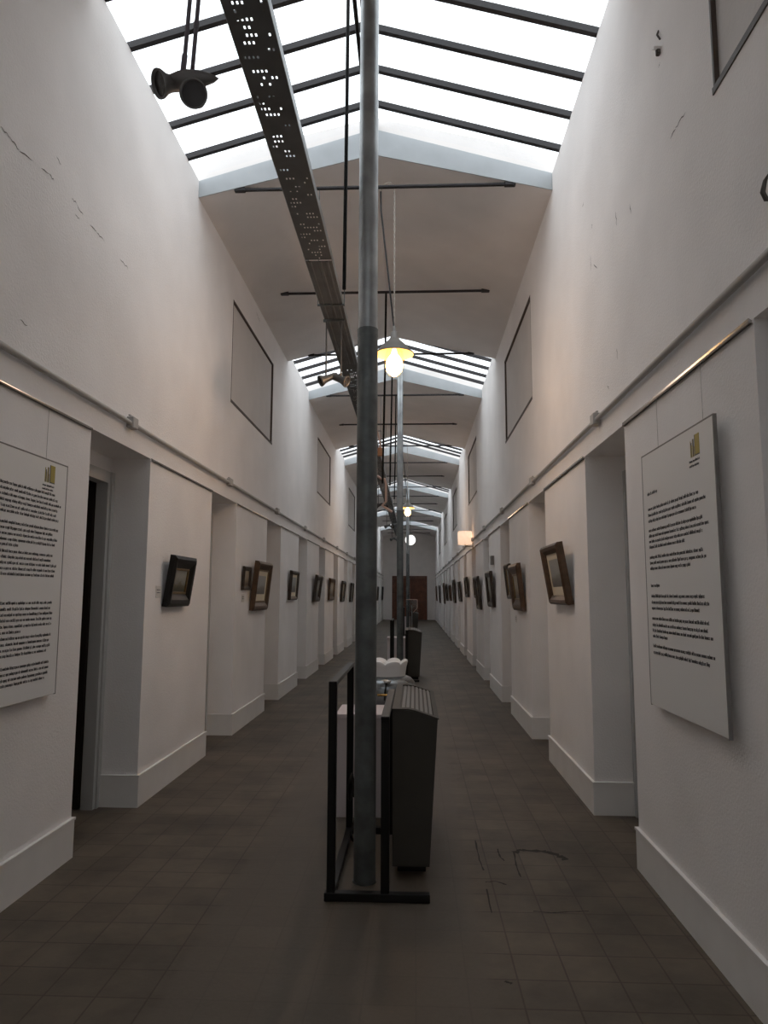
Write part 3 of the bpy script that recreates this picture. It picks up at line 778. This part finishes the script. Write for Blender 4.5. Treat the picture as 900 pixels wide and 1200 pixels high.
# broken bracket and hook in the right wall
t = thing('broken_bracket', 'broken stub of a bracket sticking out of the plaster near the skylight', 'bracket', (XR, 3.345, 4.26))
mb = MB(); mb.tube([(0.0, 0, .09), (-.012, -.01, .06), (-.006, -.03, .02)], .005, 6); mb.build('wire', M_crack, t)
mb = MB(); mb.bevbox(-.035, 0, -.03, .012, -.012, .003, .003, M=Matrix.Rotation(.6, 4, 'X')); mb.build('plaster_chip', M_wall, t)
mb = MB(); mb.bevbox(-.02, 0, -.02, .005, -.05, -.014, .004); mb.build('stub', M_crack, t)
t = thing('wall_hook', 'small dark iron hook in the plaster at the picture edge', 'hook', (XR, 2.372, 2.89))
mb = MB(); mb.tube([(0, 0, -.02), (-.02, 0, -.02), (-.035, -.01, .0), (-.03, -.02, .035), (-.018, -.025, .06)], .007, 8, rr=[.008, .009, .009, .007, .002]); mb.build('hook', M_crack, t)
mb = MB(); mb.bevbox(-.006, 0, -.015, .015, -.04, .0, .002); mb.build('plate', M_crack, t)

# ------------------------------------------------------------------ stands, radiators, plinths, tank
def make_stand():
    t = thing('pole_guard', '', 'stand', (0, 3.67, 0))
    w = .042
    def bar(x0, x1, y0, y1, z0, z1, nm):
        mb = MB(); mb.bevbox(x0, x1, y0, y1, z0, z1, .003); return mb.build(nm, M_black, t)
    xl, xr, yf, yr = -.42, -.152, 0.0, 1.0
    bar(xl-w/2, xl+w/2, yf, yf+w, .04, 1.05, 'upright'); bar(xl-w/2, xl+w/2, yr, yr+w, .04, 1.04, 'upright')
    bar(xr-w/2, xr+w/2, yf, yf+w, .04, .87, 'upright'); bar(xr-w/2, xr+w/2, yr, yr+w, .04, .87, 'upright')
    bar(xl-w/2, xl+w/2, yf, yr+w, 1.04, 1.062, 'top_rail'); bar(xr-w/2, xr+w/2, yf-.01, yr+w, .87, .892, 'top_rail')
    bar(xl-w/2-.012, .07, yf, yf+.045, 0, .04, 'foot'); bar(xl-w/2, .05, yr, yr+.045, 0, .04, 'foot')
    bar(xl-w/2, xl+w/2, yf+.045, yr, 0.012, .04, 'bottom_rail')
    return t
def make_radiator():
    t = thing('radiator', '', 'radiator', (0, 3.98, 0))
    x0 = -.125
    L = 1.10
    b = MB(); prof = [(x0, .06), (.074, .06), (.122, .826), (.0, .864), (-.04, .872), (x0, .872)]
    b.prism_y(prof, 0, L); b.build('cabinet', M_rad, t)
    lip = [(x0-.003, .872), (-.04, .8745), (.0, .866), (.127, .826), (.129, .832), (.0, .875), (-.04, .883), (x0-.003, .883)]
    for ya, yb in ((-.008, .045), (L-.06, L+.008)):
        f = MB(); f.prism_y(lip, ya, yb); f.build('grille_frame', M_rad, t)
    f = MB(); f.prism_y([(.098, .834), (.127, .825), (.129, .832), (.1, .842)], .045, L-.06); f.build('grille_frame', M_rad, t)
    f = MB(); f.prism_y([(x0-.003, .872), (-.085, .873), (-.085, .883), (x0-.003, .883)], .045, L-.06); f.build('grille_frame', M_rad, t)
    for i in range(7):
        xa = -.077+i*.0255; zz = .879-max(0, xa+.03)*.29
        s_ = MB(); s_.prism_y([(xa, zz-.010), (xa+.016, zz-.014), (xa+.018, zz-.006), (xa+.002, zz-.001)], .045, L-.06); s_.build('grille_slat', M_radtop, t)
    for y in (.1, L-.16):
        k = MB(); k.box(-.10, .055, y, y+.06, 0, .061); k.build('foot', M_black, t)
    return t
def make_plinth():
    t = thing('plinth', '', 'plinth', (-.335, 5.0, 0))
    b = MB(); b.bevbox(-.205, .185, 0, .42, 0, .655, .004); b.build('carcass', M_plinth, t)
    b = MB(); b.bevbox(-.215, .195, -.012, .425, .655, .685, .003); b.build('top', M_plinth, t)
    return t
OFF = [0, 8.9, 22.25]
SL = ['black steel guard frame standing on a foot bar around the nearest pole', 'black steel guard frame around the second pole', 'black steel guard frame around the third pole', 'black steel guard frame around the farthest pole']
RL = ['dark brown convector radiator with slatted top beside the nearest pole', 'dark brown convector radiator beside the second pole, beyond the round tank', 'dark brown convector radiator beside the third pole', 'farthest dark convector radiator before the wooden end door']
WL = ['low white plinth behind the nearest guard frame', 'low white plinth behind the second guard frame', 'low white plinth behind the third guard frame', 'low white plinth behind the farthest guard frame']
s0 = make_stand(); r0 = make_radiator(); q0 = make_plinth()
for i, d in enumerate(OFF):
    a = s0 if i == 0 else dup(s0, (0, 3.67+d, 0)); a['label'] = SL[i]; a['group'] = 'pole guard frames'
    a = r0 if i == 0 else dup(r0, (0, 3.98+d, 0)); a['label'] = RL[i]; a['group'] = 'radiators along the middle'
    if i < 3:
        a = q0 if i == 0 else dup(q0, (-.335, 5.0+d, 0)); a['label'] = WL[i]; a['group'] = 'white plinths'
# round tank with a white scalloped top
t = thing('water_tank', 'shiny grey round tank with white scalloped top behind the nearest pole', 'tank', (-.235, 5.80, 0))
b = MB(); b.lathe([(0, .03), (.20, .03), (.235, .05), (.24, .10), (.245, .70), (.243, .77), (.228, .815), (.20, .845), (.16, .862), (0, .87)], n=48); b.build('body', M_tank, t)
b = MB(); n_ = 96; vs = []; fs = []
for (r_, z, am) in ((.150, .84, 0), (.158, .89, .0), (.163, .935, .55), (.168, .965, 1), (.160, .970, 1), (.150, .93, .5), (.13, .885, 0), (0.001, .880, 0)):
    for k in range(n_):
        a = 2*PI*k/n_; sc = abs(math.cos(a*4+PI/2))**.6
        rr_ = r_+am*.012*sc; vs.append((rr_*math.cos(a), rr_*math.sin(a), z+am*(.028*sc-.012)))
for i in range(7):
    for k in range(n_): fs.append((i*n_+k, i*n_+(k+1) % n_, (i+1)*n_+(k+1) % n_, (i+1)*n_+k))
b.add(vs, fs, 0, True); b.build('scalloped_top', M_porc, t)
for k in range(3):
    b = MB(); a = PI/2+k*2*PI/3; b.tube([(.19*math.cos(a), .19*math.sin(a), 0), (.19*math.cos(a), .19*math.sin(a), .04)], .02, 10); b.build('foot', M_black, t)
b = MB(); b.tube([(.02, -.238, .83), (.012, -.268, .822), (.004, -.272, .76), (.0, -.262, .70)], .0065, 8); b.build('hose', M_cable, t)
b = MB(); b.tube([(.02, -.21, .82), (.02, -.25, .835)], .012, 8); b.lathe([(.03, 0), (.032, .012), (.0, .02)], c=(.02, -.235, .833), n=14); b.build('valve', M_alu, t)
b = MB(); b.tube([(-.05, -.235, .74), (-.05, -.27, .74), (.05, -.275, .745)], .009, 8); b.tube([(.045, -.275, .74), (.045, -.275, .76)], .012, 8); b.build('brass_tap', M_brass, t)
# black power cable looped inside the near guard frame
mb = MB(); pts = []
ctrl = [(-.38, 4.70, .56), (-.37, 4.62, .50), (-.36, 4.45, .40), (-.375, 4.25, .33), (-.37, 4.1, .40), (-.365, 4.05, .47), (-.36, 4.15, .49), (-.37, 4.3, .44), (-.375, 4.5, .34), (-.37, 4.6, .28), (-.36, 4.55, .18), (-.375, 4.3, .12), (-.36, 4.4, .05), (-.35, 4.66, .045)]
for i in range(len(ctrl)-1):
    p = [Vector(ctrl[max(0, min(len(ctrl)-1, i+k))]) for k in (-1, 0, 1, 2)]
    for q in range(6):
        u = q/6; pts.append(.5*((2*p[1])+(-p[0]+p[2])*u+(2*p[0]-5*p[1]+4*p[2]-p[3])*u*u+(-p[0]+3*p[1]-3*p[2]+p[3])*u**3))
pts.append(Vector(ctrl[-1]))
pc = thing('power_cable', 'loose black power cable looped inside the nearest guard frame', 'cable', (0, 0, 0))
mb.tube(pts, .008, 8); mb.build('cord', M_cable, pc)
mb = MB(); mb.bevbox(-.39, -.36, 4.56, 4.63, .25, .33, .006); mb.build('plug', M_cable, pc)
# clear panel on the third guard frame
t = thing('clear_panel', 'clear acrylic panel with pinkish rim on a post, between the second and third poles', 'panel', (-.1, 21.2, 0))
mb = MB(); mb.box(-.17, .165, -.004, .004, 1.0, 1.37); mb.build('sheet', M_acryl, t)
mb = MB()
for a, b_ in (((-.17, 1.37), (.165, 1.37)), ((.165, 1.37), (.165, 1.13)), ((.165, 1.13), (.04, .99))): mb.tube([(a[0], 0, a[1]), (b_[0], 0, b_[1])], .008, 6)
mb.build('rim', M_pinkrim, t)
mb = MB(); mb.tube([(0, .012, 0.012), (0, .012, 1.2)], .012, 8); mb.lathe([(.12, 0), (.12, .012), (0, .014)], c=(0, .012, 0), n=24); mb.build('post', M_galv, t)

# ------------------------------------------------------------------ light, camera
W = bpy.data.worlds.new('overcast_sky'); SC.world = W; W.use_nodes = True
bg = W.node_tree.nodes['Background']; bg.inputs[0].default_value = (.93, .97, 1.0, 1); bg.inputs[1].default_value = 2.0
for i, (y, e) in enumerate(((6.14, 19), (17.44, 15))):
    ld = bpy.data.lights.new('lamp_light', 'POINT'); ld.energy = e; ld.color = (1, .70, .52); ld.shadow_soft_size = .07
    lo = bpy.data.objects.new('lamp_light', ld); COL.objects.link(lo); lo.location = (-.183, y, 3.42)
cd = bpy.data.cameras.new('camera'); cam = bpy.data.objects.new('camera', cd); COL.objects.link(cam)
cd.sensor_fit = 'VERTICAL'; cd.sensor_height = 36; cd.lens = 830/1200*36; cd.clip_start = .05; cd.clip_end = 200
right = Vector((0.99904237, 0.043634, 0.00322906)); down = Vector((-0.00188058, 0.11655656, -0.99318227)); fwd = Vector((-0.04371288, 0.9922251, 0.116527))
up = -down
Mx = Matrix(((right.x, up.x, -fwd.x, 0), (right.y, up.y, -fwd.y, 0), (right.z, up.z, -fwd.z, 1.5), (0, 0, 0, 1)))
cam.matrix_world = Mx
SC.camera = cam
SC.view_settings.view_transform = 'Standard'; SC.view_settings.look = 'None'
SC.view_settings.gamma = 1; SC.view_settings.use_curve_mapping = False
SC.view_settings.exposure = 0.2
SC.cycles.max_bounces = 14; SC.cycles.diffuse_bounces = 10; SC.cycles.glossy_bounces = 4; SC.cycles.transparent_max_bounces = 16
SC.cycles.use_denoising = True
